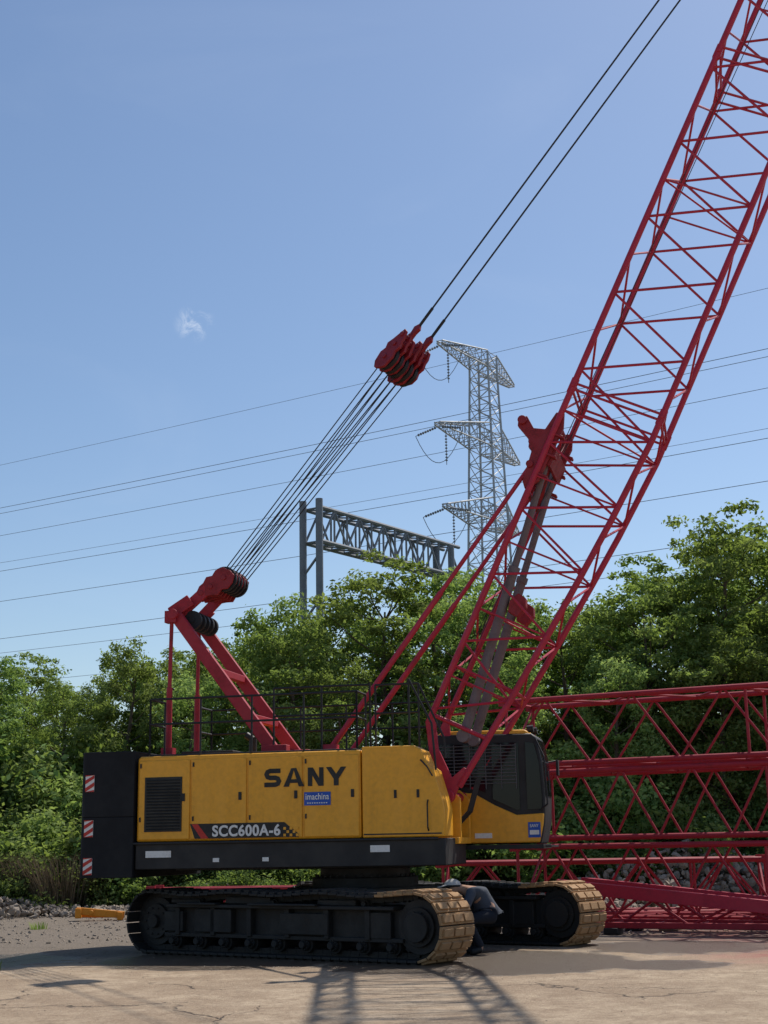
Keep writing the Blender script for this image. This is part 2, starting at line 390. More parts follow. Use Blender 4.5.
k=MB(); k.path([(2.88,.5,2.1),(3.02,.45,2.2),(2.99,.45,2.95),(2.86,.5,3.24)],.014,6); k.obj('grab_rail','black',CB)
k=MB(); k.path([(2.85,1.55,2.9),(3.05,1.72,2.95)],.014,6); k.box((3.06,1.75,2.83),(.04,.16,.26)); k.obj('mirror','black',CB,.01)
k=MB(); k.path([(3.01,.9,2.4),(2.98,1.05,2.75)],.01,5); k.obj('wiper','black',CB)
for y in(.75,1.25):
    k=MB(); k.tube((2.7,y,3.42),(2.8,y,3.43),.06,12); k.obj('work_lamp','black',CB)
k=MB(); k.box((1.95,1.0,1.54),(1.95,1.05,.07)); k.box((3.0,1.0,1.54),(.1,1.0,.03)); k.obj('cab_platform','black',CB)
k=MB(); k.box((1.95,.53,1.72),(.28,.012,.08)); k.obj('data_plate','white',CB)

# ---- boom
EL=rad(64.4); BF=(1.5,0,2.33)
BO=MB(); BO.tube((0,-.7,0),(0,.7,0),.07,16)
BOOM=BO.obj('boom','red',CR,0,BF,(0,-EL,0))
for s in(-1,1):
    BO=MB()
    BO.prism([(-.12,-.06),(-.02,-.1),(.25,-.1),(.5,-.13),(.5,-.05),(.28,.06),(.6,.44),(1.05,.7),(1.05,.8),(.9,.8),(.45,.52),(.02,.13),(-.1,.08)],s*.6-.035,s*.6+.035)
    BO.tube((0,s*.6-.09,0),(0,s*.6+.09,0),.1,20)
    BO.tube((1.05,s*.62,.74),(1.05,s*.62,-.18),.035,8)
    BO.obj('boom_foot','red',BOOM,.008)
LT=25.; TS=20.5; TP=6.4
def yb(l): return .6+.15*min(1,max(0,l-.5)/5.5) if l<TS else .75-.35*(l-TS)/(LT-TS)
def zb_(l): return .75 if l<TS else .75-.5*(l-TS)/(LT-TS)
def zf(l):
    if l<TP: t=l/TP; return -.07-.7*(1-(1-t)**1.3)
    return -.77 if l<TS else -.77+.5*(l-TS)/(LT-TS)
for s in(-1,1):
    k=MB(); k.path([(l,s*yb(l),zb_(l)) for l in(1.0,TP,TS,LT)],.052,10); k.obj('chord','red',BOOM)
    k=MB(); k.path([(l,s*yb(l),zf(l)) for l in(.2,1,2,3,4,5,TP,TS,LT)],.052,10); k.obj('chord','red',BOOM)
k=MB(); rl=.022
nodes=list(np.arange(1.15,6.6,.58))+list(np.arange(7.1,LT-.3,.7))
for i,(a,c) in enumerate(zip(nodes[:-1],nodes[1:])):
    for s in(-1,1):
        z0,z1=(zb_(a),zf(c)) if i%2==0 else (zf(a),zb_(c))
        k.tube((a,s*yb(a),z0),(c,s*yb(c),z1),rl,6)
    for zz,off in((zb_,0),(zf,1)):
        s=1 if (i+off)%2==0 else -1
        k.tube((a,s*yb(a),zz(a)),(c,-s*yb(c),zz(c)),rl*.9,6)
    if (a<6.5 and i%2==1) or i%6==3:
        for s in(-1,1): k.tube((a,s*yb(a),zb_(a)),(a,s*yb(a),zf(a)),rl*.8,6)
    if i%6==3: k.tube((a,-yb(a),zb_(a)),(a,yb(a),zf(a)),rl*.8,6)
for l in(1.9,6.75,6.85,12.9,13.1,19.1,19.3):
    for s in(-1,1): k.tube((l,s*yb(l),zb_(l)),(l,s*yb(l),zf(l)),rl,6)
    k.tube((l,-yb(l),zb_(l)),(l,yb(l),zb_(l)),rl,6); k.tube((l,-yb(l),zf(l)),(l,yb(l),zf(l)),rl,6)
k.obj('lacing','red',BOOM)
for l in(6.8,13.,19.2):
    for s in(-1,1):
        for z in(zb_(l),zf(l)):
            k=MB(); k.box((l,s*yb(l),z),(.26,.07,.12)); k.tube((l,s*yb(l)-.07,z),(l,s*yb(l)+.07,z),.03,10); k.obj('section_joint','red',BOOM,.01)
k=MB(); k.prism([(24.6,-.4),(25.6,-.35),(25.9,0),(25.4,.5),(24.8,.4)],-.42,-.36); k.prism([(24.6,-.4),(25.6,-.35),(25.9,0),(25.4,.5),(24.8,.4)],.36,.42)
k.tube((25.4,-.5,-.1),(25.4,.5,-.1),.34,24); k.obj('boom_head','red',BOOM,.01)
for s in(-1,1):
    k=MB()
    k.prism([(4.95,.82),(5.15,.66),(6.1,.63),(6.35,.72),(6.3,.84),(5.98,.9),(5.93,1.08),(6.08,1.26),(6.0,1.38),(5.87,1.34),(5.74,1.1),(5.55,.96),(5.05,.9)],s*.66-.05,s*.66+.05)
    k.tube((5.35,s*.66-.1,.9),(5.35,s*.66+.1,.9),.06,12)
    k.tube((5.98,s*.66-.12,1.3),(5.98,s*.66+.12,1.3),.075,12)
    for l in(5.25,5.6,5.95): k.box((l,s*.66,.66),(.04,.18,.22))
    k.obj('backstop_bracket','redk',BOOM,.01)
k=MB(); k.tube((5.35,-.66,.9),(5.35,.66,.9),.05,10); k.tube((6.2,-.66,.8),(6.2,.66,.8),.045,10); k.tube((4.9,-.66,.75),(4.9,.66,.75),.04,10); k.beam((4.95,-.6,.72),(6.2,.6,.72),.05,.05); k.beam((4.95,.6,.74),(6.2,-.6,.74),.05,.05)
k.beam((5.6,-.66,.62),(5.6,.66,.62),.3,.05); k.obj('bracket_crossbar','redk',BOOM)
for s in(-1,1):
    k=MB(); k.prism([(3.0,.12),(3.2,.06),(3.33,.12),(3.36,.26),(3.2,.34),(3.02,.3)],s*.48-.11,s*.48+.11); k.obj('cylinder_clamp','redk',BOOM,.01)
def boomp(l,y,z): return Vector((BF[0]+l*math.cos(EL)-z*math.sin(EL),y,BF[2]+l*math.sin(EL)+z*math.cos(EL)))
for s in(-1,1):
    k=MB(); p0=Vector((1.75,s*.48,3.25)); p1=boomp(5.6,s*.48,.72); mid=p0.lerp(p1,.6)
    k.tube(p0,mid,.08,16); k.tube(mid,p1,.058,14); k.tube(mid-(p1-p0).normalized()*.1,mid,.096,16)
    k.tube(p0+Vector((0,-.12,0)),p0+Vector((0,.12,0)),.1,12); k.obj('backstop_cylinder','grey',CR)
    k=MB(); p0=Vector((-.4,s*.62,3.1)); p1=boomp(5.35,s*.62,.9); mid=p0.lerp(p1,.55)
    k.tube(p0,mid,.048,12); k.tube(mid,p1,.036,10); k.box(p0,(.25,.2,.16)); k.obj('backstop_strut','red',CR)
for y in(-.2,.15):
    k=MB(); k.tube((1.05,y,3.05),boomp(25.2,y,.35),.0075,6); k.obj('hoist_rope','rope',CR)

# ---- gantry frame
GA=MB()
for s in(-1,1):
    GA.beam((-3.05,s*.62,5.4),(-1.32,s*.66,3.1),.11,.2)
    GA.box((-1.3,s*.66,3.12),(.42,.22,.16))
    GA.beam((-3.15,s*.62,5.45),(-2.85,s*.5,5.68),.1,.2)
GA.beam((-2.3,-.6,4.43),(-2.3,.6,4.43),.12,.12); GA.beam((-1.7,-.6,3.65),(-1.7,.6,3.65),.12,.12)
GA.tube((-3.08,-.75,5.42),(-3.08,.75,5.42),.09,14)
GAN=GA.obj('gantry_frame','redd',CR,.012)
for s in(-1,1):
    k=MB(); k.tube((-3.12,s*.65,5.35),(-3.14,s*.65,4.2),.035,8); k.tube((-3.14,s*.65,4.2),(-3.14,s*.65,3.1),.05,10); k.box((-3.14,s*.65,3.14),(.2,.16,.14)); k.box((-3.12,s*.65,5.38),(.2,.16,.2))
    k.obj('gantry_strut','redd',GAN)
for i in range(5):
    k=MB(); y=-.4+i*.2; k.tube((-2.84,y-.035,5.35),(-2.84,y+.035,5.35),.16,24); k.tube((-2.84,y-.06,5.35),(-2.84,y+.06,5.35),.05,12); k.obj('sheave','black',GAN)
jr=random.Random(3)
def block(name,parent,loc,M3,npl,sp,mat,clevis=True,scale=1.0,sr=.21):
    k=MB(); half=(npl-1)/2*sp
    for i in range(npl):
        y=-half+i*sp; j=jr.uniform(-.06,.06)*scale; e=jr.uniform(-.04,.06)*scale
        poly=[(-.34+j,-.05),(-.26+j,-.17),(-.08,-.2),(.02,-.15),(.12,-.19),(.22,-.13),(.3+e,-.12),(.42+e,-.04),(.44+e,.03),(.3+e,.09),(.2,.14),(.1,.2),(0,.15),(-.1,.2),(-.26+j,.16),(-.36+j,.06)]
        k.prism([(x*scale,z*scale) for x,z in poly],y-.025,y+.025)
        k.tube((.33*scale+e,y-.045,0),(.33*scale+e,y+.045,0),.05*scale,10)
    for x in(-.14,.14): k.tube((x*scale,-half-.05,0),(x*scale,half+.05,0),.045*scale,12)
    k.beam((.18*scale,-half,0),(.18*scale,half,0),.09,.16)
    if clevis:
        for y in(-.17,.17): k.prism([(.2,-.07),(.5,-.05),(.6,-.075),(.68,0),(.6,.075),(.5,.05),(.2,.07)],y-.035,y+.035)
    o=k.obj(name,mat,parent,.006); o.location=loc; o.rotation_euler=M3.to_euler()
    for i in range(npl-1):
        y=-half+(i+.5)*sp
        q=MB(); R=sr*scale
        q.tube((-.12*scale,y-.03,0),(-.12*scale,y+.03,0),R,28); q.tube((-.12*scale,y-.045,0),(-.12*scale,y+.045,0),.06,12); q.obj('sheave','black',o)
    return o
base=Vector((.78,0,9.74)); bot=Vector((-2.42,0,5.98))
d=(base-bot).normalized(); pn=Vector((-d.z,0,d.x))
def basis(x,phi):
    z0=Vector((-x.z,0,x.x)); y=Vector((0,1,0))*math.cos(phi)-z0*math.sin(phi); z=x.cross(y); return Matrix((x,y,z)).transposed(),y,z
MU,latU,zU=basis(d,rad(36)); ML,latL,zL=basis(Vector((-.86,0,-.51)),0)
block('sheave_block',CR,base,MU,6,.13,'redk',sr=.225)
block('gantry_head',GAN,bot,ML,6,.15,'redk',clevis=False,scale=.98,sr=.22)
for s in(-1,1):
    k=MB(); k.beam((-3.08,s*.42,5.45),(-2.6,s*.36,5.88),.07,.18); k.obj('head_link','redd',GAN,.01)
for i in range(5):
    for o in(-1,1):
        f=i-2
        k=MB(); a=bot+Vector((.1,0,.06))+pn*o*.11+Vector((0,f*.15+o*.03,0)); c=base-d*.12+latU*(f*.13)+zU*o*.1
        k.tube(a,c,.0105,5); k.obj('suspension_rope','rope',CR)
tip=boomp(25.1,0,-.4)
for y in(-.17,.17):
    k=MB(); a=base+d*.64+latU*y; e_=tip+Vector((0,y*2.6,0)); dr=(e_-a).normalized(); k.tube(a,a+dr*.4,.028,8); k.tube(a+dr*.4,e_,.016,6); k.obj('pendant_rope','rope',CR)
k=MB()
for s in(-1,1): k.prism([(.95,1.6),(1.66,1.6),(1.66,2.3),(1.5,2.45),(1.3,2.4),(.95,2.1)],s*.42-.04,s*.42+.04)
k.box((1.3,0,1.65),(.7,1.3,.1)); k.obj('boom_bracket','yellow',CR,.01)
k=MB()
for i in range(6):
    y=-.3+i*.08; k.path([(1.1,y,2.0),(1.5,y,1.85),(1.75,y,2.1),(1.9,y,2.6)],.012,5)
k.obj('hydraulic_hose','rope',CR)

# ================================================================== lattice sections on the ground
def lattice(loc,rz,L,W,Hh,n,rc,rl,label,mat='redd',group=None):
    E=empty('lattice_boom_section',loc,(0,0,rz)); tag(E,label,'crane part',group)
    for s in(-1,1):
        for z in(0,Hh):
            k=MB(); k.tube((0,s*W/2,z+rc),(L,s*W/2,z+rc),rc,10)
            for x in(0,L): k.box((x,s*W/2,z+rc),(.2,.07,.16))
            k.obj('chord',mat,E)
    k=MB(); st=L/n; o=rc
    for i in range(n):
        a,c=i*st,(i+1)*st
        for s in(-1,1):
            z0,z1=(o,Hh+o) if i%2==0 else (Hh+o,o)
            k.tube((a,s*W/2,z0),(c,s*W/2,z1),rl,6)
        for z,q in((o,0),(Hh+o,1)):
            s=1 if (i+q)%2 else -1
            k.tube((a,s*W/2,z),(c,-s*W/2,z),rl,6)
    for x in(0.05,L-.05,L*.78):
        for s in(-1,1): k.tube((x,s*W/2,rc),(x,s*W/2,Hh+rc),rl*1.2,6)
        for z in(rc,Hh+rc): k.tube((x,-W/2,z),(x,W/2,z),rl*1.2,6)
    k.tube((.05,-W/2,rc),(.05,W/2,Hh+rc),rl,6); k.tube((L-.05,-W/2,rc),(L-.05,W/2,Hh+rc),rl,6)
    k.obj('lacing',mat,E); return E
g='crimson lattice boom sections stacked in the yard'
az=rad(-28.6)
lattice((2.75,28.9,.16),rad(-27.8),6.2,1.4,1.3,8,.055,.025,'crimson lattice boom section lying on timber sleepers',group=g)
lattice((2.95,29.0,1.62),rad(-29.4),6.2,1.4,1.25,9,.055,.025,'crimson lattice boom section stacked on another section',group=g)
lattice((2.65,29.1,3.03),rad(-28.2),6.2,1.4,1.25,7,.055,.025,'crimson lattice boom section on top of the stack',group=g)
lattice((-5.2,32.4,.05),rad(-3),5.2,.9,.65,9,.035,.02,'red lattice section lying on gravel behind the crane',group=g)
lattice((1.1,30.4,.15),rad(-8),6.5,1.1,1.0,8,.055,.026,'red lattice section lying beside rubble',group=g)
E=empty('boom_foot_section',(3.3,27.0,.1),(0,0,rad(-29))); tag(E,'tapered red boom foot section with heavy box chords lying low','crane part')
for s in(-1,1):
    k=MB(); k.beam((0,s*.6,.74),(5.0,s*.5,.26),.14,.22); k.beam((5.0,s*.5,.26),(6.2,s*.5,.2),.11,.34); k.obj('chord','red',E,.01)
    k=MB(); k.beam((0,s*.6,.06),(5.4,s*.5,.06),.1,.1); k.obj('chord','redd',E,.01)
k=MB()
for i in range(6):
    a,c=i*.8,(i+1)*.8; zt_=lambda x:.74-.096*x
    for s in(-1,1):
        yy=s*(.6-.02*a)
        k.tube((a,yy,.06 if i%2 else zt_(a)),(c,yy,zt_(c) if i%2 else .06),.026,6)
    k.tube((a,-.58,zt_(a)),(c,.58,zt_(c)),.026,6); k.tube((a,-.58,.06),(a,.58,.06),.026,6)
k.obj('lacing','redd',E)
for x in(1.0,4.8):
    for s in(-1,1):
        k=MB(); k.box((x,s*.55,-.04),(.26,.3,.11)); k.obj('foot','black',E,.01)
dx,dy=math.cos(az),math.sin(az)
for i,tt in enumerate((.6,3.0,5.5)):
    p=(2.75+dx*tt,28.9+dy*tt,0)
    k=MB(); k.box((0,0,.08),(.24,1.9,.155)); o=k.obj('timber_sleeper','wood',None,.01,p,(0,0,az))
    tag(o,'weathered timber sleeper under the stacked boom sections','timber','timber sleepers')
k=MB(); k.beam((-.55,0,.24),(.55,0,.12),.1,.16); k.beam((-.5,.3,.14),(.5,.35,.12),.1,.14); k.box((-.5,.15,.18),(.14,.5,.22)); k.box((.45,.15,.1),(.12,.5,.18)); k.tube((-.2,-.1,.2),(-.2,.45,.2),.05,10)
tag(k.obj('steel_lifting_frame','orange',None,.012,(-6.75,34.2,0),(0,0,.15)),'small orange steel lifting frame lying on gravel','equipment')

# ================================================================== person
def skin(name,verts,edges,radii,root,mat,parent,sub=2):
    me=bpy.data.meshes.new(name); me.from_pydata(verts,edges,[]); o=link(me,name,parent)
    md=o.modifiers.new('s','SKIN'); md.use_smooth_shade=True
    sv=me.skin_vertices[0].data
    for i,r in enumerate(radii):
        sv[i].radius=(r,r); sv[i].use_root=(i==root)
    ss=o.modifiers.new('u','SUBSURF'); ss.levels=sub; ss.render_levels=sub
    dg=bpy.context.evaluated_depsgraph_get(); m2=bpy.data.meshes.new_from_object(o.evaluated_get(dg))
    o.modifiers.clear(); o.data=m2; m2.materials.clear(); m2.materials.append(M[mat])
    for p in m2.polygons: p.use_smooth=True
    m2.name=name; return o
V=[(-.22,0,.56),(-.17,0,.7),(-.06,0,.84),(.07,0,.92),(.19,0,.94),(.26,0,.95),(.33,0,.96),(.39,0,.94)]
Ed=[(i,i+1) for i in range(7)]; Rr=[.155,.15,.165,.16,.06,.075,.1,.075]
def lim(pts,rs,root):
    i0=len(V); V.extend(pts); Rr.extend(rs); Ed.append((root,i0)); Ed.extend([(i0+j,i0+j+1) for j in range(len(pts)-1)]); return i0
legs=[];arms=[]
for s in(-1,1):
    legs.append(lim([(-.2,s*.11,.54),(.0,s*.17,.53),(.16,s*.19,.48),(.06,s*.16,.27),(-.04,s*.14,.09),(.04,s*.15,.05),(.14,s*.16,.04)],[.1,.085,.07,.058,.045,.045,.035],0))
    a=lim([(.09,s*.19,.9),(.15,s*.24,.79),(.21,s*.26,.66),(.31,s*.22,.6),(.43,s*.17,.56),(.48,s*.16,.55)],[.065,.052,.045,.038,.028,.03],3)
    arms.append(a)
    w=a+5
    for j,(dy_,l) in enumerate(((-.03,.07),(-.01,.08),(.01,.078),(.03,.06))):
        lim([(.51,s*.16+dy_,.54),(.51+l*.6,s*.16+dy_*1.1,.52),(.51+l,s*.16+dy_*1.1,.49)],[.01,.009,.008],w)
    lim([(.48,s*.16-s*.035,.53),(.51,s*.16-s*.05,.51)],[.011,.009],w)
PE=empty('person',(1.27,22.05,0),(0,0,rad(188)))
tag(PE,'person in grey work clothes and pale cap stooping between the tracks','person')
skin('body',V,Ed,Rr,0,'skin',PE)
def sub(idx,extra,name,mat,root):
    mp={j:i for i,j in enumerate(idx)}
    skin(name,[V[j] for j in idx],[(mp[a],mp[b]) for a,b in Ed if a in mp and b in mp],[Rr[j]+extra for j in idx],mp[root],mat,PE)
sub([0,1,2,3]+[a+i for a in arms for i in(0,1,2,3)],.02,'shirt','cloth_grey',1)
sub([0,1]+[l+i for l in legs for i in(0,1,2,3,4)],.018,'trousers','cloth_dark',0)
for l in legs: sub([l+4,l+5,l+6],.015,'shoe','ink',l+5)
def ico(r,sc,loc,name,mat,parent,cut=None,sub_=3):
    bm=bmesh.new(); bmesh.ops.create_icosphere(bm,subdivisions=sub_,radius=r)
    if cut is not None: bmesh.ops.bisect_plane(bm,geom=bm.verts[:]+bm.edges[:]+bm.faces[:],plane_co=(0,0,cut),plane_no=(0,0,-1),clear_outer=True)
    for v in bm.verts: v.co=Vector((v.co.x*sc[0],v.co.y*sc[1],v.co.z*sc[2]))+Vector(loc)
    me=bpy.data.meshes.new(name); bm.to_mesh(me); bm.free(); me.materials.append(M[mat])
    for p in me.polygons: p.use_smooth=True
    return link(me,name,parent)
ico(.118,(1.05,.85,.95),(.34,0,.975),'hair','hair',PE,cut=0)
ico(.126,(1.05,.9,.85),(.345,0,.985),'cap','cloth_white',PE,cut=.02)
k=MB(); k.prism([(.44,.995),(.57,.965),(.57,.975),(.44,1.01)],-.07,.07); k.obj('cap_brim','cloth_white',PE,.004)
k=MB(); k.add([(.445,-.012,.96),(.445,.012,.96),(.475,0,.935),(.445,0,.93)],[(0,1,2),(1,3,2),(3,0,2)]); k.obj('nose','skin',PE)

# ================================================================== ground & terrain
gm,nt,b=mat_base('yard_ground')
tc=N(nt,'ShaderNodeTexCoord').outputs['Object']
sp=N(nt,'ShaderNodeSeparateXYZ'); nt.links.new(tc,sp.inputs[0])
nA=noise(nt,tc,.35,6,.6,.3); nB=noise(nt,tc,2.2,8,.7); nC=noise(nt,tc,28,6,.75); nD=noise(nt,tc,9,7,.75)
conc=mixc(nt,ramp(nt,nB,.35,.68),(.31,.22,.14),(.49,.375,.255))
conc=mixc(nt,ramp(nt,nA,.42,.62,0,.6),conc,(.25,.17,.105))
conc=mixc(nt,ramp(nt,nC,.48,.7,0,.65),conc,(.58,.47,.34))
conc=mixc(nt,ramp(nt,nD,.5,.66,0,.65),conc,(.18,.12,.075))
vo=N(nt,'ShaderNodeTexVoronoi',feature='DISTANCE_TO_EDGE'); vo.inputs['Scale'].default_value=.28
dn=N(nt,'ShaderNodeTexNoise'); dn.inputs['Scale'].default_value=1.7; dn.inputs['Detail'].default_value=6; nt.links.new(tc,dn.inputs['Vector'])
vm=N(nt,'ShaderNodeVectorMath',operation='MULTIPLY_ADD'); nt.links.new(dn.outputs['Color'],vm.inputs[0]); vm.inputs[1].default_value=(1.1,1.1,0); nt.links.new(tc,vm.inputs[2])
nt.links.new(vm.outputs[0],vo.inputs['Vector'])
crk=math_(nt,'MULTIPLY',ramp(nt,vo.outputs['Distance'],.0,.007,1,0),ramp(nt,nA,.47,.56))
conc=mixc(nt,math_(nt,'MULTIPLY',crk,.8),conc,(.07,.05,.035))
grav=mixc(nt,ramp(nt,nC,.35,.7),(.1,.078,.058),(.27,.22,.17))
grav=mixc(nt,ramp(nt,nB,.5,.7,0,.6),grav,(.14,.105,.075))
edge=math_(nt,'ADD',sp.outputs[1],math_(nt,'MULTIPLY',nA,9))
edge=math_(nt,'ADD',edge,ramp(nt,sp.outputs[0],-8,-3,2.5,0))
fg=ramp(nt,edge,27,30)
c=mixc(nt,fg,conc,grav)
dxn=math_(nt,'MULTIPLY',ramp(nt,sp.outputs[0],3.4,5.6),math_(nt,'MULTIPLY',ramp(nt,sp.outputs[1],18,21),ramp(nt,sp.outputs[1],24,30,1,0)))
c=mixc(nt,math_(nt,'MULTIPLY',dxn,ramp(nt,nB,.38,.58,.15,.85)),c,(.3,.085,.068))
def dist(p,a_,b_):
    wx=N(nt,'ShaderNodeVectorMath',operation='DISTANCE'); nt.links.new(tc,wx.inputs[0]); wx.inputs[1].default_value=p
    return ramp(nt,wx.outputs['Value'],a_,b_,1,0)
w=dist((1.2,20.6,0),1.4,3.2)
for p,a_,b_ in(((-6.6,22.3,0),.6,3.2),((4.4,22.8,0),.5,2.8),((-2.4,21.8,0),1.2,2.8),((6.8,24.2,0),.3,1.8),((3.6,19.6,0),.2,1.6)):  # damp patches; the leftmost also paints in the counterweight's shadow
    w=math_(nt,'MAXIMUM',w,dist(p,a_,b_))
wet_and_shade=ramp(nt,math_(nt,'ADD',w,math_(nt,'MULTIPLY',nB,1.3)),1.1,1.4,0,.82)
c=mixc(nt,wet_and_shade,c,(.055,.037,.025))
nt.links.new(c,b.inputs['Base Color'])
nt.links.new(ramp(nt,wet_and_shade,0,.8,.92,.28),b.inputs['Roughness'])
bp=N(nt,'ShaderNodeBump'); bp.inputs['Strength'].default_value=.8; bp.inputs['Distance'].default_value=.05
hh=math_(nt,'ADD',math_(nt,'MULTIPLY',nC,.5),math_(nt,'ADD',nD,math_(nt,'MULTIPLY',crk,-1.2)))
nt.links.new(hh,bp.inputs['Height']); nt.links.new(bp.outputs[0],b.inputs['Normal'])
M['ground']=gm
k=MB(); k.add([(-1500,-300,0),(1500,-300,0),(1500,2500,0),(-1500,2500,0)],[(0,1,2,3)]); structure(k.obj('ground','ground'))
M['earth']=paint('overgrown_earth',(.06,.075,.025),.95,(.11,.09,.055),.6,.7,bump=.6)
def bank_z(x,y):
    t=min(1,max(0,(y-37.5)/9)); t=t*t*(3-2*t)
    return (2.6+.5*math.sin(x*.21)+.3*math.sin(x*.6+1)+.04*max(0,y-46))*t-.05*(1-t)-.02
nx,ny=90,30; vs=[];fs=[]
for j in range(ny+1):
    for i in range(nx+1):
        x=-90+180*i/nx; y=35+ (j/ny)**1.6*90
        vs.append((x,y,bank_z(x,y)+ (random.uniform(-.08,.08) if y>38 else 0)))
for j in range(ny):
    for i in range(nx):
        a=j*(nx+1)+i; fs.append((a,a+1,a+nx+2,a+nx+1))
k=MB(); k.add(vs,fs); structure(k.obj('hillside','earth'))

def rocks(name,n,fn,label,cat,mat='stone'):
    bm=bmesh.new(); bmesh.ops.create_icosphere(bm,subdivisions=1,radius=1); bv=np.array([v.co[:] for v in bm.verts]); bf=np.array([[v.index for v in f.verts] for f in bm.faces]); bm.free()
    V=[];F=[]
    for i in range(n):
        p,s=fn(); q=bv*(1+rng.uniform(-.35,.35,(len(bv),1)))*np.array([1,rng.uniform(.6,1),rng.uniform(.4,.8)])*s
        a=rng.uniform(0,6.28,3); R=np.array(Euler(a).to_matrix()); q=q@R.T+np.array(p)
        V.append(q); F.append(bf+i*len(bv))
    me=bpy.data.meshes.new(name); me.from_pydata(np.vstack(V).tolist(),[],np.vstack(F).tolist()); me.materials.append(M[mat])
    o=link(me,name); o['kind']='stuff'; o['label']=label; o['category']=cat; return o
def f1():
    y=float(12.5+ (rng.random()**.6)*12); return (rng.uniform(-.33,.33)*y,y,-.002),float(rng.uniform(.004,.011))
rocks('gravel',1100,f1,'tiny loose pebbles scattered over the yard','gravel','pebble')
def f2():
    y=float(26+ rng.random()*12); return (rng.uniform(-.33,.33)*y,y,.0),float(rng.uniform(.012,.05))
rocks('gravel',2200,f2,'loose grey gravel at the edge of the yard','gravel')
def pile(cx,cy,w,d,h,big=.11):
    def f():
        x=rng.normal(0,.4);y=rng.normal(0,.4); hh=h*math.exp(-(x*x+y*y)*1.4)*(.75+.5*math.sin(x*5+cx))
        return (cx+x*w,cy+y*d,max(0,hh)*rng.uniform(.3,1)),float(.03+big*rng.random()**2.8)
    return f
rocks('rubble_pile',2600,pile(-8.6,37.6,9,1.8,.7),'low heap of broken brownish concrete rubble below the shrubs','rubble')
rocks('rubble_pile',2300,pile(8,39,8,2.,1.2,.14),'heap of pale broken rubble behind the red lattice sections','rubble')
rocks('rubble_pile',1000,pile(-2,38.5,6,1.4,.8),'low heap of rubble behind the crane','rubble')
rocks('rubble_pile',700,pile(5.6,33.5,1.8,1.4,.75,.14),'small heap of pale rubble beside the lattice sections','rubble')

# ================================================================== trees
def foliage_mesh(name,clumps,nl,leaf,mat,seed,flat=.65,up=.5,wd=.48):
    r=np.random.default_rng(seed); Vs=[];T=[]
    for (c,R,tint) in clumps:
        n=max(12,int(nl*R*R))
        dirs=r.normal(size=(n,3)); dirs/=np.linalg.norm(dirs,axis=1)[:,None]
        rr=r.random(n)**.42
        lump=1+.3*np.sin(dirs[:,0]*5+seed+c[1]*3)*np.cos(dirs[:,1]*4+c[0]*2)+.18*np.sin(dirs[:,2]*7+c[2])
        stray=1+(r.random(n)<.14)*r.uniform(.1,.5,n)
        p=dirs*(rr*R*lump*stray)[:,None]*np.array([1,1,flat])+np.array(c)
        nrm=dirs*.5+r.normal(size=(n,3))*.6+np.array([0,0,up]); nrm/=np.linalg.norm(nrm,axis=1)[:,None]
        a=np.cross(nrm,r.normal(size=(n,3))); a/=np.linalg.norm(a,axis=1)[:,None]; bb=np.cross(nrm,a)
        s=leaf*r.uniform(.6,1.4,n)[:,None]
        q=np.stack([p-a*s,p-bb*s*wd+nrm*s*.12,p+a*s,p+bb*s*wd+nrm*s*.12],1)
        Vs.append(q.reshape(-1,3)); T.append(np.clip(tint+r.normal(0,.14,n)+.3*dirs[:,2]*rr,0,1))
    V=np.vstack(Vs); n=len(V)//4; me=bpy.data.meshes.new(name)
    me.vertices.add(len(V)); me.vertices.foreach_set('co',V.ravel())
    me.loops.add(n*4); me.loops.foreach_set('vertex_index',np.arange(n*4)); me.polygons.add(n)
    me.polygons.foreach_set('loop_start',np.arange(n)*4); me.update(calc_edges=True)
    at=me.attributes.new('tint','FLOAT','FACE'); at.data.foreach_set('value',np.concatenate(T))
    me.materials.append(M[mat]); me.validate(); return me
def make_tree(seed,h,cr,cb,nc,mat,leaf=.085,nl=800,flat=.7,size=.4,pw=.5):
    r=random.Random(seed); k=MB(); cl=[]
    top=Vector((r.uniform(-.3,.3),r.uniform(-.3,.3),h*.82)); pts=[Vector((0,0,-.6)),Vector((r.uniform(-.15,.15),r.uniform(-.15,.15),h*.3)),Vector((r.uniform(-.3,.3),0,h*.55)),top]
    rs=[.16,.12,.085,.03]; rs=[q*h/8 for q in rs]
    for a,b_,q,w in zip(pts[:-1],pts[1:],rs[:-1],rs[1:]): k.tube(a,b_,q,8,w)
    for i in range(nc):
        t=(i+.5)/nc; z=cb+(h-cb)*t; prof=math.sin(math.pi*min(1,(.22+t*.74)))**pw
        a=i*2.4+r.uniform(-.6,.6); rr=cr*prof*r.uniform(.35,1.05)
        c=Vector((math.cos(a)*rr,math.sin(a)*rr,z-.3)); R=r.uniform(.5,.9)*cr*size
        tint=r.uniform(.15,.8)
        cl.append((tuple(c),R,tint))
        for j in range(4):
            o=Vector((r.uniform(-1,1),r.uniform(-1,1),r.uniform(-.4,.8)))*R*1.15
            cl.append((tuple(c+o),R*r.uniform(.3,.55),min(1,max(0,tint+r.uniform(-.2,.3)))))
        zz=max(h*.2,min(h*.78,z-rr*.55-.4)); st=Vector((0,0,zz))
        for (s0,s1) in zip(pts[:-1],pts[1:]):
            if s0.z<=zz<=s1.z: st=s0.lerp(s1,(zz-s0.z)/(s1.z-s0.z))
        m_=st.lerp(c,.5)+Vector((0,0,-.12)); k.tube(st,m_,.035*h/8,6,.025*h/8); k.tube(m_,c,.025*h/8,5,.01)
    me=foliage_mesh('crown',cl,nl,leaf,mat,seed,flat)
    t=k.obj('trunk','bark'); tm=t.data; bpy.data.objects.remove(t)
    return tm,me,h
